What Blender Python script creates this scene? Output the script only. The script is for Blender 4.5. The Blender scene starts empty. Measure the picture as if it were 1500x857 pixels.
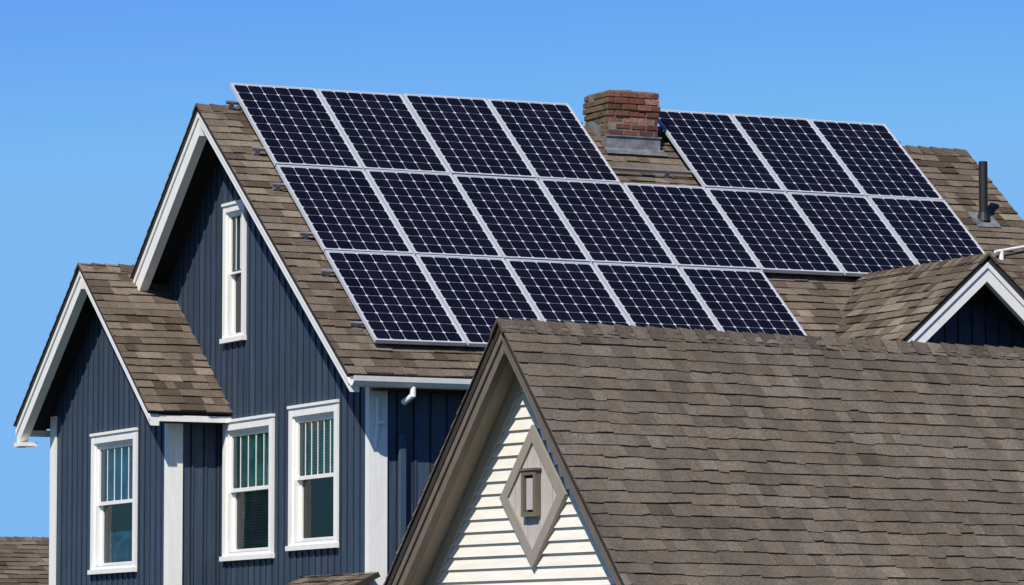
import bpy, math, random
from mathutils import Vector, Matrix
V=Vector
scene=bpy.context.scene
random.seed(7)

# ---------------------------------------------------------------- materials
def new_mat(name):
    m=bpy.data.materials.new(name); m.use_nodes=True
    nt=m.node_tree; nt.nodes.clear()
    out=nt.nodes.new("ShaderNodeOutputMaterial"); p=nt.nodes.new("ShaderNodeBsdfPrincipled")
    nt.links.new(p.outputs[0],out.inputs[0])
    return m,nt,p
def N(nt,t,**k):
    n=nt.nodes.new(t)
    for a,b in k.items(): setattr(n,a,b)
    return n
def noise(nt,scale,detail=3,rough=.6,vec=None,mapscale=None):
    n=N(nt,"ShaderNodeTexNoise"); n.inputs["Scale"].default_value=scale
    n.inputs["Detail"].default_value=detail; n.inputs["Roughness"].default_value=rough
    tc=N(nt,"ShaderNodeTexCoord")
    if mapscale:
        mp=N(nt,"ShaderNodeMapping"); mp.inputs["Scale"].default_value=mapscale
        nt.links.new(tc.outputs["Object"],mp.inputs[0]); nt.links.new(mp.outputs[0],n.inputs["Vector"])
    else: nt.links.new(tc.outputs["Object"],n.inputs["Vector"])
    return n.outputs["Fac"]
def mrange(nt,src,a,b,c,d):
    n=N(nt,"ShaderNodeMapRange"); n.inputs[1].default_value=a;n.inputs[2].default_value=b
    n.inputs[3].default_value=c;n.inputs[4].default_value=d
    nt.links.new(src,n.inputs[0]); return n.outputs[0]
def mix(nt,fac,a,b,mode='MIX'):
    n=N(nt,"ShaderNodeMix",data_type='RGBA',blend_type=mode)
    if isinstance(fac,(int,float)): n.inputs[0].default_value=fac
    else: nt.links.new(fac,n.inputs[0])
    for i,x in ((6,a),(7,b)):
        if isinstance(x,tuple): n.inputs[i].default_value=(*x,1) if len(x)==3 else x
        else: nt.links.new(x,n.inputs[i])
    return n.outputs[2]
def math_(nt,op,a,b):
    n=N(nt,"ShaderNodeMath",operation=op)
    for i,x in ((0,a),(1,b)):
        if isinstance(x,(int,float)): n.inputs[i].default_value=x
        else: nt.links.new(x,n.inputs[i])
    return n.outputs[0]
def bump(nt,p,src,strength=.3,dist=.01):
    b=N(nt,"ShaderNodeBump"); b.inputs["Strength"].default_value=strength; b.inputs["Distance"].default_value=dist
    nt.links.new(src,b.inputs["Height"]); nt.links.new(b.outputs[0],p.inputs["Normal"])
def tint(nt):
    a=N(nt,"ShaderNodeAttribute"); a.attribute_name="tint"
    s=N(nt,"ShaderNodeSeparateColor"); nt.links.new(a.outputs["Color"],s.inputs[0])
    return s.outputs[0],s.outputs[1]

def mat_shingle(name,dark,mid,light,stain):
    m,nt,p=new_mat(name)
    t,t2=tint(nt)
    r=N(nt,"ShaderNodeValToRGB"); e=r.color_ramp.elements
    e[0].color=(*dark,1); e[1].color=(*light,1); k=e.new(.5); k.color=(*mid,1)
    nt.links.new(t,r.inputs[0])
    g=mrange(nt,noise(nt,120,2,.9),.3,.7,.38,1.62)
    g2=mrange(nt,noise(nt,38,4,.8),.3,.7,.72,1.28)
    st=mrange(nt,noise(nt,2.2,4,.7,mapscale=(1.0,.12,.12)),.3,.7,.78,1.15)
    big=mrange(nt,noise(nt,.9,4,.65),.35,.65,0,1)
    c=mix(nt,1.0,r.outputs[0],g,'MULTIPLY')
    c=mix(nt,1.0,c,g2,'MULTIPLY')
    c=mix(nt,1.0,c,st,'MULTIPLY')
    c=mix(nt,mrange(nt,big,0,1,0,.6),c,mix(nt,1,c,stain,'MULTIPLY'))
    nt.links.new(c,p.inputs["Base Color"]); p.inputs["Roughness"].default_value=.95
    p.inputs["Specular IOR Level"].default_value=.2
    bump(nt,p,noise(nt,120,2,.9),.7,.007)
    return m
def mat_paint(name,col,var=.15,rough=.6,streak=(6,6,.7),spots=None,board=0):
    m,nt,p=new_mat(name)
    s=mrange(nt,noise(nt,3,5,.7,mapscale=streak),.25,.75,1-var,1+var)
    f=mrange(nt,noise(nt,25,4,.7),.3,.7,1-var*.4,1+var*.4)
    c=mix(nt,1.0,col,s,'MULTIPLY'); c=mix(nt,1.0,c,f,'MULTIPLY')
    if board:
        t,_=tint(nt); c=mix(nt,1.0,c,mrange(nt,t,0,1,1-board,1+board),'MULTIPLY')
    if spots:
        sp=mrange(nt,noise(nt,9,5,.75,mapscale=(4,4,.8)),.60,.72,0,.55)
        c=mix(nt,sp,c,spots)
    nt.links.new(c,p.inputs["Base Color"]); p.inputs["Roughness"].default_value=rough
    bump(nt,p,noise(nt,60,3,.6,mapscale=(3,3,.3)),.25,.003)
    return m
M={}
M['roofA']=mat_shingle("asphalt_shingle_brown",(.085,.063,.045),(.170,.134,.098),(.29,.238,.18),(.62,.6,.58))
M['roofF']=mat_shingle("asphalt_shingle_weathered",(.085,.068,.052),(.168,.138,.106),(.245,.207,.165),(.58,.55,.52))
M['edge']=mat_paint("roof_edge_dark",(.028,.023,.018),.3,.9)
M['white']=mat_paint("white_paint",(.85,.83,.77),.07,.5,spots=(.58,.53,.44))
M['blue']=mat_paint("blue_paint",(.034,.056,.088),.32,.6,streak=(9,9,.5),spots=(.070,.092,.122),board=.18)
M['groove']=mat_paint("blue_paint_groove",(.008,.011,.018),.2,.8)
M['blueshade']=mat_paint("blue_soffit_painted_shade",(.007,.009,.012),.2,.8)  # soffit blue darkened to near black; the overhang's shade is in the colour
M['taupe']=mat_paint("taupe_paint",(.15,.12,.088),.22,.65)
M['trimf']=mat_paint("diamond_trim_paint",(.29,.255,.205),.1,.6)
M['beige']=mat_paint("beige_paint",(.46,.40,.31),.1,.6)
M['panelf']=mat_paint("pale_panel_paint",(.48,.435,.39),.12,.6)
M['soff']=mat_paint("soffit_taupe",(.34,.28,.21),.12,.7)
M['cream']=mat_paint("cream_siding_paint",(.80,.755,.64),.10,.55,streak=(.8,.8,9))
M['dark']=mat_paint("dark_interior",(.010,.010,.011),.1,.9)
m,nt,p=new_mat("aluminium_frame"); p.inputs["Base Color"].default_value=(.62,.65,.68,1); p.inputs["Metallic"].default_value=.3; p.inputs["Roughness"].default_value=.42; M['alu']=m
m,nt,p=new_mat("rack_aluminium"); p.inputs["Base Color"].default_value=(.30,.31,.33,1); p.inputs["Metallic"].default_value=.6; p.inputs["Roughness"].default_value=.5; M['rack']=m
m,nt,p=new_mat("dark_steel_flashing"); p.inputs["Base Color"].default_value=(.12,.115,.11,1); p.inputs["Roughness"].default_value=.6; M['dsteel']=m
m,nt,p=new_mat("galvanised_flashing")
c=mix(nt,mrange(nt,noise(nt,7,4,.7),.35,.65,0,1),(.11,.115,.12),(.26,.27,.28)); nt.links.new(c,p.inputs["Base Color"]); p.inputs["Metallic"].default_value=.2;p.inputs["Roughness"].default_value=.6; M['flash']=m
m,nt,p=new_mat("black_pipe"); p.inputs["Base Color"].default_value=(.010,.010,.010,1);p.inputs["Roughness"].default_value=.6; M['black']=m
m,nt,p=new_mat("solar_cell")
t,t2=tint(nt)
c=mix(nt,t,(.0024,.0024,.0062),(.0055,.0053,.0120)); nt.links.new(c,p.inputs["Base Color"])
p.inputs["Roughness"].default_value=.3; p.inputs["Specular IOR Level"].default_value=.35; p.inputs["Coat Weight"].default_value=.4
nt.links.new(mrange(nt,noise(nt,3,3,.6),.3,.7,.04,.16),p.inputs["Coat Roughness"]); M['cell']=m
m,nt,p=new_mat("solar_backsheet"); p.inputs["Base Color"].default_value=(.54,.56,.60,1)
p.inputs["Roughness"].default_value=.4; p.inputs["Coat Weight"].default_value=.4;p.inputs["Coat Roughness"].default_value=.05; M['back']=m
m,nt,p=new_mat("busbar_silver"); p.inputs["Base Color"].default_value=(.035,.038,.055,1);p.inputs["Roughness"].default_value=.4; M['bus']=m
m=bpy.data.materials.new("window_glass"); m.use_nodes=True; nt=m.node_tree; nt.nodes.clear()
o=N(nt,"ShaderNodeOutputMaterial"); ms=N(nt,"ShaderNodeMixShader"); tr=N(nt,"ShaderNodeBsdfTransparent"); gl=N(nt,"ShaderNodeBsdfGlossy"); fr=N(nt,"ShaderNodeFresnel")
tr.inputs[0].default_value=(.88,.95,.93,1); gl.inputs["Roughness"].default_value=.015; fr.inputs[0].default_value=1.30
tcw=N(nt,"ShaderNodeBump"); tcw.inputs["Strength"].default_value=.25; tcw.inputs["Distance"].default_value=.02
nt.links.new(noise(nt,2.2,2,.5),tcw.inputs["Height"]); nt.links.new(tcw.outputs[0],gl.inputs["Normal"])
nt.links.new(fr.outputs[0],ms.inputs[0]);nt.links.new(tr.outputs[0],ms.inputs[1]);nt.links.new(gl.outputs[0],ms.inputs[2]);nt.links.new(ms.outputs[0],o.inputs[0]); M['glass']=m
def mat_flat(name,col,rough=.7):
    m,nt,p=new_mat(name)
    c=mix(nt,1.0,col,mrange(nt,noise(nt,5,4,.6),.3,.7,.6,1.3),'MULTIPLY')
    nt.links.new(c,p.inputs["Base Color"]);p.inputs["Roughness"].default_value=rough; return m
M['cur_green']=mat_flat("green_curtain",(.28,.66,.40))
M['cur_teal']=mat_flat("teal_curtain",(.20,.64,.64))
M['cur_dark']=mat_flat("dark_green_blind",(.06,.17,.11))
M['cur_grey']=mat_flat("grey_blind",(.07,.06,.05))
M['cur_navy']=mat_flat("navy_curtain",(.03,.06,.12))
m,nt,p=new_mat("weathered_brick"); t,t2=tint(nt)
r=N(nt,"ShaderNodeValToRGB"); e=r.color_ramp.elements
e[0].color=(.055,.026,.020,1);e[1].color=(.36,.17,.12,1);k=e.new(.5);k.color=(.205,.058,.038,1)
nt.links.new(t,r.inputs[0])
c=mix(nt,1.0,r.outputs[0],mrange(nt,noise(nt,30,4,.8),.3,.7,.5,1.45),'MULTIPLY')
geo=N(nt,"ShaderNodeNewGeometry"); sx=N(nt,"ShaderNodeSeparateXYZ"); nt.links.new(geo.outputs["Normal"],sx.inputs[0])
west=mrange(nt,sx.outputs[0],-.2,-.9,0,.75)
mossn=mrange(nt,noise(nt,14,5,.75),.42,.58,0,1)
soot=mrange(nt,noise(nt,6,4,.7),.42,.65,0,.5)
mf=math_(nt,'MULTIPLY',math_(nt,'ADD',west,.15),mossn)
c=mix(nt,soot,c,(.045,.035,.028))
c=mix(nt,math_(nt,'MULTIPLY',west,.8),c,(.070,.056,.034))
c=mix(nt,mf,c,(.13,.125,.045))
nt.links.new(c,p.inputs["Base Color"]);p.inputs["Roughness"].default_value=.95; bump(nt,p,noise(nt,50,4,.8),.8,.012); M['brick']=m
M['mortar']=mat_flat("mortar",(.20,.175,.14),.95)
m,nt,p=new_mat("lawn_grass")
c=mix(nt,noise(nt,.4,6,.7),(.025,.040,.014),(.055,.07,.026)); nt.links.new(c,p.inputs["Base Color"]);p.inputs["Roughness"].default_value=.95; M['grass']=m

# ---------------------------------------------------------------- mesh helper
class MB:
    def __init__(s): s.v=[];s.f=[];s.m=[];s.t=[]
    def face(s,pts,mi=0,t=(.5,.5)):
        b=len(s.v); s.v+= [tuple(p) for p in pts]; s.f.append(tuple(range(b,b+len(pts)))); s.m.append(mi); s.t.append(t)
    def hexa(s,b,t,mi=0,ti=(.5,.5),bottom=True):
        s.face(t,mi,ti)
        if bottom: s.face(b[::-1],mi,ti)
        for i in range(4):
            j=(i+1)%4; s.face([b[i],b[j],t[j],t[i]],mi,ti)
    def box(s,lo,hi,mi=0,ti=(.5,.5)):
        x0,y0,z0=lo;x1,y1,z1=hi
        s.hexa([V((x0,y0,z0)),V((x1,y0,z0)),V((x1,y1,z0)),V((x0,y1,z0))],[V((x0,y0,z1)),V((x1,y0,z1)),V((x1,y1,z1)),V((x0,y1,z1))],mi,ti)
    def obox(s,o,a,b,c,mi=0,ti=(.5,.5)):
        bt=[o,o+a,o+a+b,o+b]; s.hexa(bt,[q+c for q in bt],mi,ti)
    def prism(s,pts,ext,mi=0,ti=(.5,.5)):
        q=[p+ext for p in pts]; s.face(pts,mi,ti); s.face(q[::-1],mi,ti)
        n=len(pts)
        for i in range(n):
            j=(i+1)%n; s.face([pts[j],pts[i],q[i],q[j]],mi,ti)
    def cyl(s,a,b,r,mi=0,n=14,r2=None):
        r2=r if r2 is None else r2
        ax=(b-a).normalized(); u=ax.orthogonal().normalized(); w=ax.cross(u)
        A=[a+(u*math.cos(k*2*math.pi/n)+w*math.sin(k*2*math.pi/n))*r for k in range(n)]
        B=[b+(u*math.cos(k*2*math.pi/n)+w*math.sin(k*2*math.pi/n))*r2 for k in range(n)]
        s.face(A[::-1],mi); s.face(B,mi)
        for i in range(n): j=(i+1)%n; s.face([A[i],A[j],B[j],B[i]],mi)
    def obj(s,name,mats,parent=None,bevel=0,fixn=True):
        me=bpy.data.meshes.new(name); me.from_pydata(s.v,[],s.f)
        for k in mats: me.materials.append(M[k])
        me.polygons.foreach_set("material_index",s.m)
        ca=me.color_attributes.new("tint",'FLOAT_COLOR','CORNER')
        d=[]
        for i,f in enumerate(s.f): d+= [s.t[i][0],s.t[i][1],0,1]*len(f)
        ca.data.foreach_set("color",d)
        o=bpy.data.objects.new(name,me); scene.collection.objects.link(o)
        if fixn:
            import bmesh
            bm=bmesh.new(); bm.from_mesh(me); bmesh.ops.remove_doubles(bm,verts=bm.verts,dist=1e-6) if bevel else None
            bmesh.ops.recalc_face_normals(bm,faces=bm.faces); bm.to_mesh(me); bm.free()
        if parent: o.parent=parent
        if bevel:
            b=o.modifiers.new("bevel",'BEVEL'); b.width=bevel; b.segments=1; b.limit_method='ANGLE'
        return o
def empty(name,loc=(0,0,0),rz=0):
    e=bpy.data.objects.new(name,None); e.location=loc; e.rotation_euler=(0,0,rz); scene.collection.objects.link(e); return e

# ---------------------------------------------------------------- shingled slope
def shingles(mb,p0,e,s,L,S,exp=.14,wmin=.10,wmax=.30,mi=0,contrast=1.0,thick=.012,jag=.003,thv=(.6,1,1.6)):
    n=e.cross(s).normalized()
    if n.z<0: n=-n
    rows=int(S/exp)+1
    P=lambda a,b,c: p0+e*a+s*b+n*c
    for k in range(rows):
        lo=S-k*exp; up=max(lo-exp-.03,0)
        if lo<=.02: break
        ph=random.random()*9; amp=random.uniform(.001,.005); fq=random.uniform(1.5,5)
        rowt=random.gauss(0,.06)
        x=-random.random()*wmax
        while x<L:
            w=random.uniform(wmin,wmax); x0=max(x,0); x1=min(x+w-.002,L); x+=w
            if x1-x0<.01: continue
            t=thick*random.choice(thv)+.004
            j=random.gauss(0,jag)+amp*math.sin(x0*fq+ph); j2=j+random.gauss(0,jag)
            tv=.5+rowt+random.gauss(0,.20)*contrast
            if random.random()<.05: tv-=.2*contrast
            tv=min(max(tv,0),1)
            a=P(x0,up,.003);b=P(x1,up,.003);c=P(x1,lo+j2,t+random.uniform(0,.004));d=P(x0,lo+j,t+random.uniform(0,.004))
            c0=P(x1,lo+j2-.004,0);d0=P(x0,lo+j-.004,0);a0=P(x0,up,0);b0=P(x1,up,0)
            ti=(tv,random.random())
            mb.face([a,b,c,d],mi,ti); mb.face([d,c,c0,d0],mi,(tv*.6,0)); mb.face([a,d,d0,a0],mi,ti); mb.face([c,b,b0,c0],mi,ti)
def ridge_caps(mb,p0,e,L,s1,s2,mi=0,w=.14,exp=.16):
    x=0; up=V((0,0,1)); k=0
    n1=e.cross(s1).normalized(); n1=n1 if n1.z>0 else -n1
    n2=e.cross(s2).normalized(); n2=n2 if n2.z>0 else -n2
    while x<L-.02:
        x1=min(x+exp+.02,L); tv=min(max(random.gauss(.45,.2),0),1)
        h0=.010;h1=.024+random.uniform(-.004,.006)
        r0=p0+e*x+up*h1; r1=p0+e*x1+up*h0
        for s,nn in((s1,n1),(s2,n2)):
            a=p0+e*x+s*w+nn*(h1-.004); b=p0+e*x1+s*w+nn*(h0-.002)
            mb.face([r0,r1,b,a],mi,(tv,.5)); mb.face([r0,a,a-nn*.03,r0-up*.03],mi,(.1,.5)); mb.face([a,b,b-nn*.02,a-nn*.02],mi,(.1,.5))
        x+=exp
def slope_vec(axis,t):
    return (axis-V((0,0,t))).normalized()
def slab(mb,p0,e,s,L,S,th,mi,drop=.0):
    n=e.cross(s).normalized(); n=n if n.z>0 else -n
    o=p0-n*drop
    q=[o,o+e*L,o+e*L+s*S,o+s*S]
    mb.hexa([x-n*th for x in q],q,mi)

# ---------------------------------------------------------------- vertical-board wall
def board_wall(mb,org,u,out,u0,u1,zb,ztop,openings,bw=.165,mi=0,th=.12,kinks=(),gi=1):
    cuts={u0,u1}
    x=u0+bw*.6
    joints=[]
    while x<u1-.02: cuts.add(round(x,4)); joints.append(x); x+=bw+random.uniform(-.006,.006)
    for o in openings: cuts.add(o[0]);cuts.add(o[1])
    for k in kinks: cuts.add(k)
    cs=sorted(cuts)
    lift=0; tv=.5
    def seg(a,b,front,back,m,t):
        mid=(a+b)/2
        za=ztop(a+1e-5);zb_=ztop(b-1e-5)
        op=sorted([o for o in openings if o[0]-1e-4<=mid<=o[1]+1e-4],key=lambda o:o[2])
        lo=zb; parts=[]
        for o in op: parts.append((lo,o[2],o[2])); lo=o[3]
        if lo<max(za,zb_): parts.append((lo,za,zb_))
        for l,ha,hb in parts:
            if ha<=l: ha=l+.001
            if hb<=l: hb=l+.001
            P=lambda uu,zz,dd: org+u*uu+V((0,0,zz))+out*dd
            mb.hexa([P(a,l,back),P(b,l,back),P(b,l,front),P(a,l,front)],[P(a,ha,back),P(b,hb,back),P(b,hb,front),P(a,ha,front)],m,(t,0))
    for a,b in zip(cs[:-1],cs[1:]):
        if b-a<1e-3: continue
        if any(abs(a-j)<1e-3 for j in joints): lift=random.uniform(0,.004); tv=random.random()
        seg(a,b,lift,-th,mi,tv)
    for j in joints:
        seg(j-.020,j-.002,.006,-.002,gi,.5); seg(j-.001,j+.018,.015,-.002,mi,.6)

# ---------------------------------------------------------------- window
def window(org,u,out,w,h,upper,lower,upfrac=.5,bars=4,T=.085,S=.04):
    z=V((0,0,1)); mb=MB()
    P=lambda a,b,c: org+u*a+z*b+out*c
    def bx(a0,a1,b0,b1,c0,c1,mi): mb.obox(P(a0,b0,c0),u*(a1-a0),z*(b1-b0),out*(c1-c0),mi)
    bx(0,T,0.05,h-.0,-.02,.035,0); bx(w-T,w,.05,h,-.02,.035,0)
    bx(T,w-T,h-T,h,-.02,.033,0); bx(-.015,w+.015,0,.05,-.02,.06,0)
    bx(-.010,w+.010,h,h+.03,-.02,.05,0)
    bx(T,w-T,.05,.085,-.10,.025,0)
    J=.025
    a0,a1,b0,b1=T,w-T,.085,h-T
    bx(a0,a0+J,b0,b1,-.13,.012,0); bx(a1-J,a1,b0,b1,-.13,.012,0); bx(a0+J,a1-J,b1-J,b1,-.13,.012,0)
    a0+=J;a1-=J;b1-=J
    mid=b0+(b1-b0)*upfrac
    def sash(c0,c1,y0,y1):
        bx(a0,a0+S,y0,y1,c0,c1,0);bx(a1-S,a1,y0,y1,c0,c1,0);bx(a0+S,a1-S,y0,y0+S,c0,c1,0);bx(a0+S,a1-S,y1-S,y1,c0,c1,0)
        cm=(c0+c1)/2
        mb.face([P(a0+S,y0+S,cm),P(a1-S,y0+S,cm),P(a1-S,y1-S,cm),P(a0+S,y1-S,cm)],1)
    sash(-.05,-.015,mid-.02,b1)
    sash(-.095,-.055,b0,mid+.02)
    for k in range(1,bars+1):
        x=a0+S+(a1-a0-2*S)*k/(bars+1)
        bx(x-.0055,x+.0055,mid+.02,b1-S,-.030,-.024,0)
    def cover(y0,y1,mi,c):
        n=int((a1-a0)/.035)
        pts=[(a0+(a1-a0)*i/n, c-.018*math.sin(i*1.9+i*i*.13)) for i in range(n+1)]
        for i in range(n):
            (x0,d0),(x1,d1)=pts[i],pts[i+1]
            mb.face([P(x0,y0,d0),P(x1,y0,d1),P(x1,y1,d1),P(x0,y1,d0)],mi)
    def slats(y0,y1,mi,c):
        y=y0
        while y<y1:
            mb.obox(P(a0,y,c),u*(a1-a0),z*.024+out*.008,out*.002,mi); y+=.03
    if upper=='slats': slats(mid+.02,b1,2,-.13)
    elif upper: cover(mid-.01,b1,2,-.13)
    if lower=='slats': slats(b0,mid+.02,3,-.15)
    elif lower=='low': cover(b0,b0+(mid-b0)*.55,3,-.15)
    elif lower: cover(b0,mid-.01,3,-.15)
    D=-.7
    q=[P(a0-.1,b0-.1,-.13),P(a1+.1,b0-.1,-.13),P(a1+.1,b1+.1,-.13),P(a0-.1,b1+.1,-.13)]
    r=[x+out*D for x in q]
    mb.face(r,4)
    for i in range(4): j=(i+1)%4; mb.face([q[i],q[j],r[j],r[i]],4)
    return mb
def add_window(parent,org,u,out,w,h,upper,lower,um,lm,**k):
    mb=window(org,u,out,w,h,upper,lower,**k)
    return mb.obj("window",['white','glass',um,lm,'dark'],parent,fixn=False)

X=V((1,0,0));Y=V((0,1,0));Z=V((0,0,1))
# ================================================================ BLUE HOUSE
house=empty("blue_house")
RZ=10.25; TS=.762; TN=.86
LX=9.55; EY=4.12
sS=slope_vec(-Y,TS); sN=slope_vec(Y,TN)
lenS=EY/ (-sS.y); lenN=4.3/sN.y
ridge0=V((-.02,0,RZ)); LR=LX+.02
mb=MB(); slab(mb,ridge0,X,sS,LR,lenS-.01,.055,0); slab(mb,ridge0,X,sN,LR,lenN-.01,.055,0)
mb.obj("roof_deck",['edge'],house)
mb=MB(); shingles(mb,ridge0+V((-.015,0,0)),X,sS,LR+.03,lenS+.02)
shingles(mb,ridge0+V((-.015,0,0)),X,sN,LR+.03,lenN+.02)
ridge_caps(mb,ridge0+V((-.02,0,0)),X,LR+.04,sS,sN)
mb.obj("roof_shingles",['roofA'],house,fixn=False)
def rake(mb,x0,x1,y0,z0,sv,S,top,h,mi=0):
    q0=V((x0,y0,z0-top)); q1=q0+sv*S; w=X*(x1-x0)
    mb.hexa([q0-Z*h,q0-Z*h+w,q1-Z*h+w,q1-Z*h],[q0,q0+w,q1+w,q1],mi)
mb=MB()
vt=.055*math.sqrt(1+TS*TS)+.004
for x0,x1 in((0,.10),(LX-.10,LX)):
    rake(mb,x0,x1,0,RZ,sS,lenS-.02,vt,.125); rake(mb,x0,x1,0,RZ,sN,lenN-.02,vt+.004,.25)
    rake(mb,x0-.018 if x0<1 else x1,x0 if x0<1 else x1+.018,0,RZ,sS,lenS-.02,vt-.002,.045); rake(mb,x0-.018 if x0<1 else x1,x0 if x0<1 else x1+.018,0,RZ,sN,lenN-.02,vt+.002,.06)
mb.obj("rake_boards",['white'],house)
WX=.40; WS=-3.70; WN=4.05
def ztopM(y): return RZ-vt-(TS*(-y) if y<0 else TN*y)-.002
ops=[(-.32,.15,7.80,9.12),(-1.12,.11,5.46,6.77),(-2.85,-1.73,5.52,6.82)]
mb=MB()
board_wall(mb,V((WX,0,0)),Y,-X,WS,WN,0,ztopM,ops,kinks=(0,))
mb.obj("gable_wall",['blue','groove'],house,fixn=True)
mb=MB()
ztS=RZ-vt-TS*3.70-.03
board_wall(mb,V((0,WS,0)),X,-Y,WX,9.15,0,lambda a:ztS,[],bw=.18)
board_wall(mb,V((9.15,0,0)),Y,X,WS,WN,0,lambda a:ztopM(a)-.002,[],bw=.6,kinks=(0,))
board_wall(mb,V((0,WN,0)),X,Y,WX,9.15,0,lambda a:ztopM(WN)-.03,[],bw=.6)
mb.obj("side_walls",['blue','groove'],house)
mb=MB()
ez=RZ-TS*EY
mb.box((.12,-4.09,ez-.13),(9.2,-4.06,ez-.06),0)
mb.obj("eave_fascia",['white'],house)
mb=MB()
pts=[(-4.095,0.0),(-4.095,-.095),(-4.16,-.095),(-4.205,-.05),(-4.215,.0),(-4.202,.0),(-4.192,-.045),(-4.155,-.083),(-4.108,-.083),(-4.108,0)]
pl=[V((.0,a,ez-.03+b)) for a,b in pts]
mb.prism(pl,V((5.9,0,0)),0)
mb.cyl(V((.66,-4.15,ez-.12)),V((.66,-4.15,ez-.22)),.030,0); mb.cyl(V((.66,-4.15,ez-.205)),V((.61,-4.03,ez-.27)),.030,0)
mb.obj("gutter",['white'],house)
mb=MB()
mb.box((WX-.028,WS-.03,0),(WX+.0,WS+.07,ztopM(WS)-.06),0)
mb.box((WX,WS-.03,0),(WX+.17,WS-.001,ztS-.02),0)
mb.obj("corner_board",['white'],house)
mb=MB()
mb.cyl(V((WX+.05,WS-.06,6.90)),V((WX+.05,WS-.06,6.63)),.02,0)
mb.cyl(V((WX+.05,WS-.06,6.64)),V((WX+.05,WS-.02,6.4)),.02,0); mb.cyl(V((WX+.11,WS-.10,6.66)),V((WX+.02,WS-.05,6.64)),.018,0)
mb.obj("white_conduit",['white'],house)
mb=MB(); mb.box((WX+.28,WS-.085,0),(WX+.36,WS-.03,6.55),0,(.9,0)); 
mb.obj("downspout",['blue'],house,bevel=.01)
O=lambda y,z: V((WX,y,z))
add_window(house,O(.22,7.71),-Y,-X,.61,1.48,'cover','slats','cur_navy','cur_grey',upfrac=.52,bars=2,T=.07,S=.022)
add_window(house,O(.19,5.37),-Y,-X,1.39,1.48,'cover','slats','cur_green','cur_dark',upfrac=.52,bars=4)
add_window(house,O(-1.65,5.43),-Y,-X,1.28,1.47,'slats',None,'cur_green','cur_dark',upfrac=.52,bars=5)

# ---- bay
BX=-.53; BWX=-.18; BY=2.20; BZ=8.70; TB=.788; BH=2.20; BHN=2.12
bS=slope_vec(-Y,TB); bN=slope_vec(Y,TB); LB=BH/(-bS.y); LBN=BHN/bN.y
r0=V((BX-.02,BY,BZ)); bl=WX-BX+.02
mb=MB(); slab(mb,r0,X,bS,bl+.12,LB,.05,0); slab(mb,r0,X,bN,bl+1.5,LBN,.05,0); mb.obj("bay_roof_deck",['edge'],house)
mb=MB(); shingles(mb,r0+V((-.015,0,0)),X,bS,bl+.05,LB+.03); shingles(mb,r0+V((-.015,0,0)),X,bN,bl+1.5,LBN+.03); ridge_caps(mb,r0+V((-.02,0,0)),X,bl+.05,bS,bN)
mb.obj("bay_roof_shingles",['roofA'],house,fixn=False)
mb=MB(); vb=.05*math.sqrt(1+TB*TB)+.004
rake(mb,BX,BX+.10,BY,BZ,bS,LB-.015,vb,.11); rake(mb,BX,BX+.10,BY,BZ,bN,LBN-.015,vb+.003,.20)
rake(mb,BX-.018,BX,BY,BZ,bS,LB-.015,vb-.002,.045); rake(mb,BX-.018,BX,BY,BZ,bN,LBN-.015,vb+.001,.055)
zE=BZ-TB*BH; zEN=BZ-TB*BHN
mb.box((BX+.102,BY-BH+.005,zE-.12),(WX-.001,BY-BH+.03,zE-.055),0)
mb.box((BX+.102,BY+BHN-.03,zEN-.13),(WX-.001,BY+BHN-.005,zEN-.055),0)
mb.box((BX-.02,BY+BHN-.20,zEN-.25),(BX+.18,BY+BHN+.03,zEN-.205),0)
mb.obj("bay_rake_boards",['white'],house)
def ztopB(y): return BZ-vb-TB*abs(y-BY)-.002
mb=MB()
board_wall(mb,V((BWX,0,0)),Y,-X,.32,4.05,0,ztopB,[(1.38,2.62,5.37,6.75)],kinks=(BY,))
mb.obj("bay_gable_wall",['blue','groove'],house)
mb=MB()
board_wall(mb,V((0,.32,0)),X,-Y,BWX+.001,WX,0,lambda a:ztopB(.32)-.02,[],bw=.15)
board_wall(mb,V((0,4.05,0)),X,Y,BWX+.001,WX+.3,0,lambda a:ztopB(4.05)-.02,[],bw=.16)
mb.obj("bay_side_walls",['blue','groove'],house)
mb=MB()
mb.box((BWX-.028,.29,0),(BWX,.43,ztopB(.29)-.02),0); mb.box((BWX,.29,0),(BWX+.13,.319,ztopB(.29)-.04),0)
mb.box((BWX-.028,3.90,0),(BWX,4.08,ztopB(4.08)-.03),0)
mb.obj("bay_corner_boards",['white'],house)
add_window(house,V((BWX,2.70,5.28)),-Y,-X,1.41,1.54,'cover','low','cur_teal','cur_teal',upfrac=.52,bars=4)
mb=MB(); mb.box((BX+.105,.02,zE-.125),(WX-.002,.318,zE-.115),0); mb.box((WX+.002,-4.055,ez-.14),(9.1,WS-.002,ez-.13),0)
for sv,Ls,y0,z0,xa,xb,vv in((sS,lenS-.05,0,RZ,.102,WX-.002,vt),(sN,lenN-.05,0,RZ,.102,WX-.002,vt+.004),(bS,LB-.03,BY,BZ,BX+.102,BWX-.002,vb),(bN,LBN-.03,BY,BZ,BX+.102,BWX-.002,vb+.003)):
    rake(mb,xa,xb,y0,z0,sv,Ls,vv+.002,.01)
mb.obj("soffits",['blueshade'],house)
mb=MB(); sk=slope_vec(-X,.5); k0=V((WX-.02,-3.95,5.16))
slab(mb,k0,Y,sk,1.9,.6,.05,1); shingles(mb,k0,Y,sk,1.9,.62)
mb.obj("skirt_roof",['roofA','edge'],house)

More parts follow.
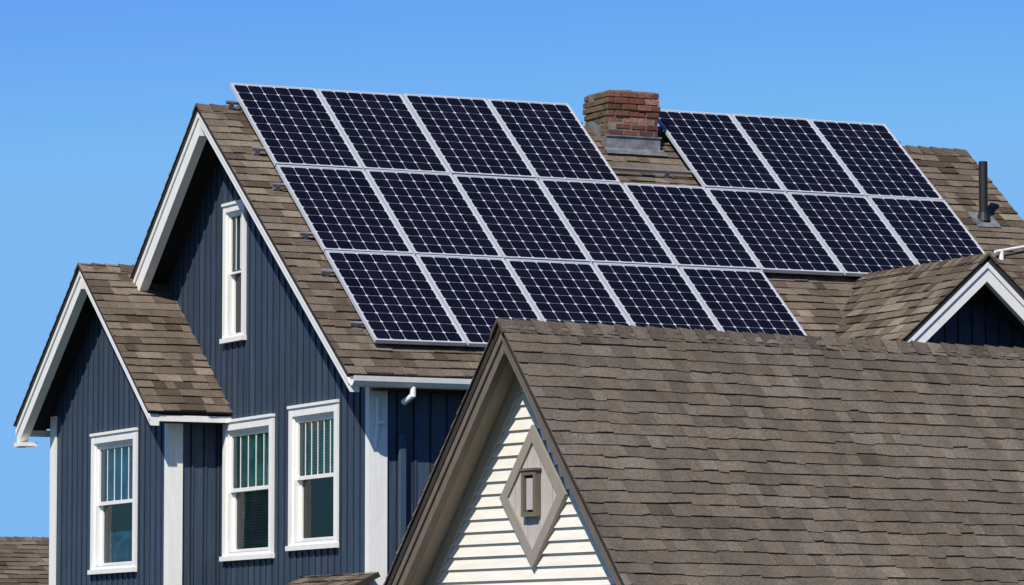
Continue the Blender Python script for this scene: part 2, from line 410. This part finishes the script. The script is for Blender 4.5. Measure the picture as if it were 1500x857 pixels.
# ---- cross gable on the right
DX=6.78; DY=-5.0; DZ=8.48; TD=.887
dW=slope_vec(-X,TD); dE=slope_vec(X,TD); LD=1.75/(-dW.x)
d0=V((DX,DY-.02,DZ)); dl=2.72
mb=MB(); slab(mb,d0,Y,dW,dl,LD,.05,0); slab(mb,d0,Y,dE,dl,LD,.05,0); mb.obj("cross_gable_deck",['edge'],house)
mb=MB(); shingles(mb,d0-Y*.015,Y,dW,dl,LD+.02); shingles(mb,d0-Y*.015,Y,dE,dl,LD+.02); ridge_caps(mb,d0-Y*.02,Y,dl,dW,dE)
mb.obj("cross_gable_shingles",['roofA'],house,fixn=False)
mb=MB(); vd=.05*math.sqrt(1+TD*TD)+.004
for sv,e_ in((dW,0),(dE,.003)):
    q0=V((DX,DY,DZ-vd-e_)); q1=q0+sv*(LD-.02)
    mb.hexa([q0-Z*.20,q0-Z*.20+Y*.08,q1-Z*.20+Y*.08,q1-Z*.20],[q0,q0+Y*.08,q1+Y*.08,q1],0)
    q0=q0-Y*.018+Z*.001; q1=q1-Y*.018+Z*.001
    mb.hexa([q0-Z*.06,q0-Z*.06+Y*.018,q1-Z*.06+Y*.018,q1-Z*.06],[q0,q0+Y*.018,q1+Y*.018,q1],0)
mb.obj("cross_gable_rake_boards",['white'],house)
mb=MB(); board_wall(mb,V((DX,-4.40,0)),X,-Y,-1.4,1.4,0,lambda a:DZ-vd-TD*abs(a)-.004,[],kinks=(0,))
board_wall(mb,V((DX-1.4,0,0)),Y,-X,-4.398,-3.75,0,lambda a:DZ-vd-TD*1.4-.03,[]); board_wall(mb,V((DX+1.4,0,0)),Y,X,-4.398,-3.75,0,lambda a:DZ-vd-TD*1.4-.03,[])
mb.obj("cross_gable_walls",['blue','groove'],house)
# small pale service pipe lying on the roof right of the cross gable
mb=MB(); zz=lambda y: RZ+TS*y+.05
mb.cyl(V((8.75,-1.95,zz(-1.95)+.05)),V((9.45,-1.75,zz(-1.75)+.03)),.018,0); mb.cyl(V((8.85,-1.92,zz(-1.92)+.06)),V((8.85,-1.92,zz(-1.92)-.1)),.03,0)
mb.obj("service_conduit",['white'],house)

# ================================================================ SOLAR PANELS
PW=.998;PH=1.645;PG=.023
def panel_mesh():
    mb=MB(); T=.04; fr=.022
    mb.box((0,0,-T),(fr,PH,0),0); mb.box((PW-fr,0,-T),(PW,PH,0),0); mb.box((fr,0,-T),(PW-fr,fr,0),0); mb.box((fr,PH-fr,-T),(PW-fr,PH,0),0)
    mb.box((fr,fr,-.012),(PW-fr,PH-fr,-.006),1)
    nx,ny=6,10; mx=.024;my=.030
    cw=(PW-2*mx-.004)/nx; chh=(PH-2*my)/ny; g=.0022; c=.0175
    for i in range(nx):
        for j in range(ny):
            x0=mx+.002+i*cw+g;x1=mx+.002+(i+1)*cw-g;y0=my+j*chh+g;y1=my+(j+1)*chh-g;z=-.0045
            mb.face([V(q) for q in((x0+c,y0,z),(x1-c,y0,z),(x1,y0+c,z),(x1,y1-c,z),(x1-c,y1,z),(x0+c,y1,z),(x0,y1-c,z),(x0,y0+c,z))],2,(random.random(),0))
            for b in (.27,.73):
                xb=x0+(x1-x0)*b
                mb.face([V((xb-.001,y0,z+.001)),V((xb+.001,y0,z+.001)),V((xb+.001,y1,z+.001)),V((xb-.001,y1,z+.001))],3)
    return mb
TP=.778
pS=slope_vec(-Y,TP)
nS=X.cross(-pS).normalized(); nS=nS if nS.z>0 else -nS
up_s=-pS
PX0=.395
top=V((0,.10,10.45+TP*.10))
def panel(col,row):
    pmesh=panel_meshes[random.randrange(len(panel_meshes))]
    tl=V((PX0+col*(PW+PG),0,0))+V((0,top.y,top.z))+pS*(row*(PH+.022))
    o=tl+pS*PH
    ob=bpy.data.objects.new("solar_panel",pmesh); scene.collection.objects.link(ob)
    m=Matrix((( X.x,up_s.x,nS.x,o.x),(X.y,up_s.y,nS.y,o.y),(X.z,up_s.z,nS.z,o.z),(0,0,0,1)))
    ob.matrix_world=m @ Matrix.Rotation(random.gauss(0,.002),4,'X') @ Matrix.Rotation(random.gauss(0,.002),4,'Y')
panel_meshes=[]
for _ in range(3):
    proto=panel_mesh().obj("solar_panel_mesh",['alu','back','cell','bus'],None,fixn=False)
    panel_meshes.append(proto.data); bpy.data.objects.remove(proto)
for c in (0,1,2,3,5,6,7): panel(c,0)
for c in range(8): panel(c,1)
for c in range(5): panel(c,2)
mb=MB()
W=PW+PG
def rail(x0,x1,sd):
    p=V((x0,top.y,top.z))+pS*sd-nS*.043
    mb.obox(p-nS*.035,X*(x1-x0),pS*.03,nS*.033,0)
    x=x0+.05
    lift=(top.z+ (pS*sd).z - (RZ+TS*(top.y+(pS*sd).y)))/math.sqrt(1+TS*TS)
    while x<x1:
        q=V((x,top.y,top.z))+pS*(sd-.01)-nS*(lift-.012)
        mb.obox(q,X*.04,pS*.045,nS*(lift-.08+.02),0); mb.obox(q-pS*.03-X*.03-nS*.006,X*.11,pS*.11,nS*.010,1)
        x+=1.22
for row,x1 in((0,8),(1,8),(2,5)):
    for k,fr_ in enumerate((.30,1.25)):
        sd=row*(PH+.022)+fr_
        xa=PX0-.13; xb=PX0+x1*W+.05
        if row==0 and k==0: rail(xa,PX0+4*W+.05,sd); rail(PX0+5*W-.05,xb,sd)
        else: rail(xa,xb,sd)
rack=mb.obj("panel_mounting_rack",['rack','dsteel'],None)

# ================================================================ CHIMNEY
ch=empty("brick_chimney")
cx0,cx1,cy0,cy1=4.72,5.34,-.38,.20; ctop=10.65
mb=MB(); mb.box((cx0+.006,cy0+.006,9.4),(cx1-.006,cy1-.006,ctop-.01),0); mb.obj("mortar_core",['mortar'],ch)
mb=MB()
bh=.060; jz=.011; z=9.86; k=0
while z<ctop-.02:
    ex=0
    rem=(ctop-z)/(bh+jz)
    if rem<4.2: ex=.012
    if rem<3.2: ex=.022
    if rem<1.2: ex=.010
    xa,xb,ya_,yb=cx0-ex,cx1+ex,cy0-ex,cy1+ex
    D=.09
    def row(a,b,fn,offs):
        bl=.19; x=a-(.095 if offs else 0)
        while x<b-.01:
            s0=max(x,a);s1=min(x+bl-.011,b); x+=bl
            if s1-s0<.02: continue
            if rem<1.2 and random.random()<.18: continue
            fn(s0,s1)
    def jit(): return random.gauss(0,.004)
    tv=lambda: (min(max(random.gauss(.5,.30),0),1),0)
    row(xa,xb,lambda s0,s1:mb.box((s0,ya_+jit(),z+jit()*.4),(s1,ya_+D,z+bh+jit()*.6),0,tv()),k%2)
    row(xa,xb,lambda s0,s1:mb.box((s0,yb-D,z+jit()*.4),(s1,yb+jit(),z+bh),0,tv()),k%2)
    row(ya_+D+.01,yb-D-.01,lambda s0,s1:mb.box((xa+jit(),s0,z+jit()*.4),(xa+D,s1,z+bh+jit()*.6),0,tv()),(k+1)%2)
    row(ya_+D+.01,yb-D-.01,lambda s0,s1:mb.box((xb-D,s0,z),(xb+jit(),s1,z+bh),0,tv()),(k+1)%2)
    z+=bh+jz;k+=1
mb.obj("bricks",['brick'],ch,bevel=.006)
mb=MB(); mb.box((cx0+.02,cy0+.02,z-.08),(cx1-.02,cy1-.02,z+.008),0); mb.obj("mortar_cap",['mortar'],ch)
mb=MB(); mb.cyl(V((5.06,-.08,z)),V((5.06,-.08,z+.035)),.085,0,18); mb.cyl(V((5.06,-.08,z+.035)),V((5.06,-.08,z+.045)),.095,0,18); mb.obj("flue_cap",['flash'],ch)
mb=MB()
zf=RZ+TS*cy0
mb.box((cx0-.02,cy0-.014,zf-.1),(cx1+.02,cy0+.0,zf+.17),0)
mb.box((cx0-.035,cy0-.030,zf+.165),(cx1+.03,cy0+.0,zf+.18),0)
q=V((cx0-.06,cy0-.012,zf+.03)); mb.obox(q,X*(cx1-cx0+.12),sS*.12,nS*.008,0)
for xx in (cx0-.014,cx1):
    mb.prism([V((xx,cy0,zf-.1)),V((xx,cy0,zf+.16)),V((xx,cy0*.5,zf+.16)),V((xx,cy0*.5,zf+.3)),V((xx,0.05,zf+.38)),V((xx,.05,zf))],X*.014,0)
mb.obj("flashing",['flash'],ch)

vp=empty("roof_vent_pipe")
vx,vy=9.02,-1.27; vz=RZ+TS*vy
mb=MB(); mb.cyl(V((vx,vy,vz-.1)),V((vx,vy,vz+.68)),.05,0,18); mb.cyl(V((vx,vy,vz+.0)),V((vx,vy,vz+.10)),.085,0,18,.055)
mb.obj("pipe",['black'],vp)
mb=MB(); q=V((vx-.15,vy,vz+.02))-sS*.15; mb.obox(q,X*.30,sS*.32,nS*.01,0); mb.obj("flashing",['flash'],vp)

# ================================================================ FOREGROUND HOUSE
P0=V((-2.60,-13.14,6.865))
fg=empty("cream_siding_house",P0,math.radians(9))
TF=1.245; HW=3.3
fS=slope_vec(-Y,TF); fN=slope_vec(Y,TF); LF=HW/(-fS.y); FL=12.5
f0=V((-.03,0,0))
mb=MB(); slab(mb,f0,X,fS,FL,LF,.05,0); slab(mb,f0,X,fN,FL,LF,.05,0); mb.obj("roof_deck",['edge'],fg)
mb=MB(); shingles(mb,f0-X*.02,X,fS,FL,LF+.02,exp=.118,wmin=.09,wmax=.22,contrast=.6,thick=.010,jag=.005,thv=(.8,1,1.35)); shingles(mb,f0-X*.02,X,fN,FL,LF+.02,exp=.125)
ridge_caps(mb,f0-X*.03,X,FL,fS,fN,w=.13)
mb.obj("roof_shingles",['roofF'],fg,fixn=False)
vf=.05*math.sqrt(1+TF*TF)+.004
mb=MB()
rake(mb,0,.06,0,0,fS,LF-.02,vf,.13); rake(mb,0,.06,0,0,fN,LF-.02,vf+.003,.17)
rake(mb,-.02,0,0,0,fS,LF-.02,vf-.002,.05); rake(mb,-.02,0,0,0,fN,LF-.02,vf+.001,.07)
rake(mb,.06,.10,0,0,fS,LF-.02,vf+.001,.09); rake(mb,.06,.10,0,0,fN,LF-.02,vf+.004,.11)
mb.obj("rake_boards",['taupe'],fg)
mb=MB(); rake(mb,.10,.329,0,0,fN,LF-.05,vf+.003,.012); rake(mb,.10,.329,0,0,fS,LF-.05,vf+.003,.012); mb.obj("soffit",['soff'],fg)
FW=.33
mb=MB()
mb.prism([V((FW,0,-vf-.03)),V((FW,-2.9,-vf-.03-TF*2.9)),V((FW,-2.9,-6.865)),V((FW,2.9,-6.865)),V((FW,2.9,-vf-.03-TF*2.9))],X*.1,0)
mb.box((FW+.1,-2.9,-6.865),(12,-2.8,-TF*2.9-.1),0); mb.box((FW+.1,2.8,-6.865),(12,2.9,-TF*2.9-.1),0); mb.box((11.9,-2.8,-6.865),(12,2.8,-3.8),0)
mb.obj("walls",['cream'],fg)
mb=MB(); z=-.34; lap=.098
while z>-6.75:
    z0=z-lap
    yt=min((-z-vf-.02)/TF,2.9); yb=min((-z0-vf-.02)/TF,2.9)
    if yt>0.02:
        a=FW-.004;b=FW-.028+random.gauss(0,.0015)
        mb.hexa([V((b,-yb,z0)),V((FW,-yb,z0)),V((FW,yb,z0)),V((b,yb,z0))],[V((a,-yt,z+.004)),V((FW,-yt,z+.004)),V((FW,yt,z+.004)),V((a,yt,z+.004))],0,(random.random(),0))
    z=z0
mb.obj("lap_siding",['cream'],fg)
mb=MB(); rake(mb,FW-.042,FW-.001,0,0,fN,LF-.4,vf+.016,.17); rake(mb,FW-.042,FW-.001,0,0,fS,LF-.4,vf+.016,.17)
mb.obj("frieze_boards",['beige'],fg)
mb=MB()
cz=-1.36; hw=.45;hh=.56
D=[V((0,hw,cz)),V((0,0,cz+hh)),V((0,-hw,cz)),V((0,0,cz-hh))]
k=1-.085/ (hw*hh/math.hypot(hw,hh))
Di=[V((0,p.y*k,cz+(p.z-cz)*k)) for p in D]
xo=FW-.060
for i in range(4):
    j=(i+1)%4
    pts=[D[i],D[j],Di[j],Di[i]]
    mb.prism([V((xo,p.y,p.z)) for p in pts],X*.055,0)
mb.obj("diamond_trim",['trimf'],fg)
mb=MB(); mb.box((FW-.06,-1.58,-2.24),(FW-.001,1.58,-2.07),0); mb.obj("belly_band",['taupe'],fg)
mb=MB()
y=-hw*k
n=0
while y<hw*k-.001:
    y1=min(y+.085,hw*k)
    def hz(yy): return hh*k*(1-abs(yy)/(hw*k))
    ys=[y,y1-.004]
    if y<0<y1: ys=[y,0,y1-.004]
    for a,b in zip(ys[:-1],ys[1:]):
        ha,hb=max(hz(a),.001),max(hz(b),.001)
        x_=FW-.040-(.003 if n%2 else 0)
        mb.hexa([V((x_,a,cz-ha)),V((x_+.02,a,cz-ha)),V((x_+.02,b,cz-hb)),V((x_,b,cz-hb))],[V((x_,a,cz+ha)),V((x_+.02,a,cz+ha)),V((x_+.02,b,cz+hb)),V((x_,b,cz+hb))],0)
    y+=.085;n+=1
mb.obj("diamond_panel",['panelf'],fg)
mb=MB()
y0,y1,z0,z1=-.10,.10,cz-.16,cz+.20; xf=FW-.095
mb.box((xf,y0,z0),(FW-.046,y0+.035,z1),0); mb.box((xf,y1-.035,z0),(FW-.046,y1,z1),0); mb.box((xf,y0+.035,z1-.035),(FW-.046,y1-.035,z1),0); mb.box((xf,y0+.035,z0),(FW-.046,y1-.035,z0+.035),0)
mb.box((xf-.012,y0-.015,z1),(FW-.046,y1+.015,z1+.018),0)
mb.box((FW-.082,y0+.06,z0+.055),(FW-.050,y1-.06,z1-.06),2)
mb.box((FW-.0525,y0+.035,z0+.035),(FW-.0505,y1-.035,z1-.035),1)
mb.obj("gable_vent",['taupe','dark','panelf'],fg)

# ================================================================ DISTANT HOUSE
nb=empty("shingled_house")
mb=MB(); n0=V((-10,26,6.5)); nL=20
nS1=slope_vec(-Y,.6); nN1=slope_vec(Y,.6)
slab(mb,n0,X,nS1,nL,5,.08,1); slab(mb,n0,X,nN1,nL,5,.08,1); shingles(mb,n0,X,nS1,nL,5.02,wmin=.2,wmax=.4); ridge_caps(mb,n0,X,nL,nS1,nN1)
mb.obj("roof",['roofA','edge'],nb,fixn=False)
mb=MB(); mb.prism([V((-9.7,26,6.3)),V((-9.7,22.2,4.0)),V((-9.7,22.2,0)),V((-9.7,29.8,0)),V((-9.7,29.8,4.0))],X*19.4,0); mb.obj("walls",['cream'],nb)

mb=MB(); R=3000
mb.face([V((-R,-R,0)),V((R,-R,0)),V((R,R,0)),V((-R,R,0))]); mb.obj("ground",['grass'])

# ================================================================ LIGHT
to_sun_h=V((-.75,-.66,0)).normalized(); el=math.radians(45)
to_sun=to_sun_h*math.cos(el)+Z*math.sin(el)
sd=bpy.data.lights.new("sun",'SUN'); sd.energy=5.0; sd.angle=math.radians(.53); sd.color=(1,.955,.88)
so=bpy.data.objects.new("sun",sd); so.rotation_euler=(-to_sun).to_track_quat('-Z','Y').to_euler(); so.location=(-20,-20,40); scene.collection.objects.link(so)
w=bpy.data.worlds.new("World"); scene.world=w; w.use_nodes=True; nt=w.node_tree
bg=nt.nodes["Background"]; sky=nt.nodes.new("ShaderNodeTexSky"); sky.sky_type='NISHITA'; sky.sun_disc=False
sky.sun_elevation=el; sky.sun_rotation=math.atan2(to_sun_h.x,to_sun_h.y)%(2*math.pi)
sky.altitude=300; sky.air_density=1.0; sky.dust_density=.2; sky.ozone_density=3.0
a=mix(nt,1.0,sky.outputs[0],(.11,.11,.11),'MULTIPLY')
g=nt.nodes.new("ShaderNodeGamma"); g.inputs[1].default_value=1.8; nt.links.new(a,g.inputs[0])
b=mix(nt,1.0,g.outputs[0],(8.8,10.6,14.2),'MULTIPLY')
b=mix(nt,1.0,b,(2.1,4.8,8.9),'DARKEN')
nt.links.new(b,bg.inputs[0]); bg.inputs[1].default_value=.10

cd=bpy.data.cameras.new("camera"); cd.sensor_width=36; cd.lens=158.4; cd.clip_end=8000; cd.clip_start=.5
co=bpy.data.objects.new("camera",cd); co.location=(-17.557,-44.80,4.0); co.rotation_euler=(math.radians(95.04),0,math.radians(-25.4)); scene.collection.objects.link(co)
scene.camera=co
scene.view_settings.view_transform='Standard'; scene.view_settings.look='None'; scene.view_settings.exposure=0
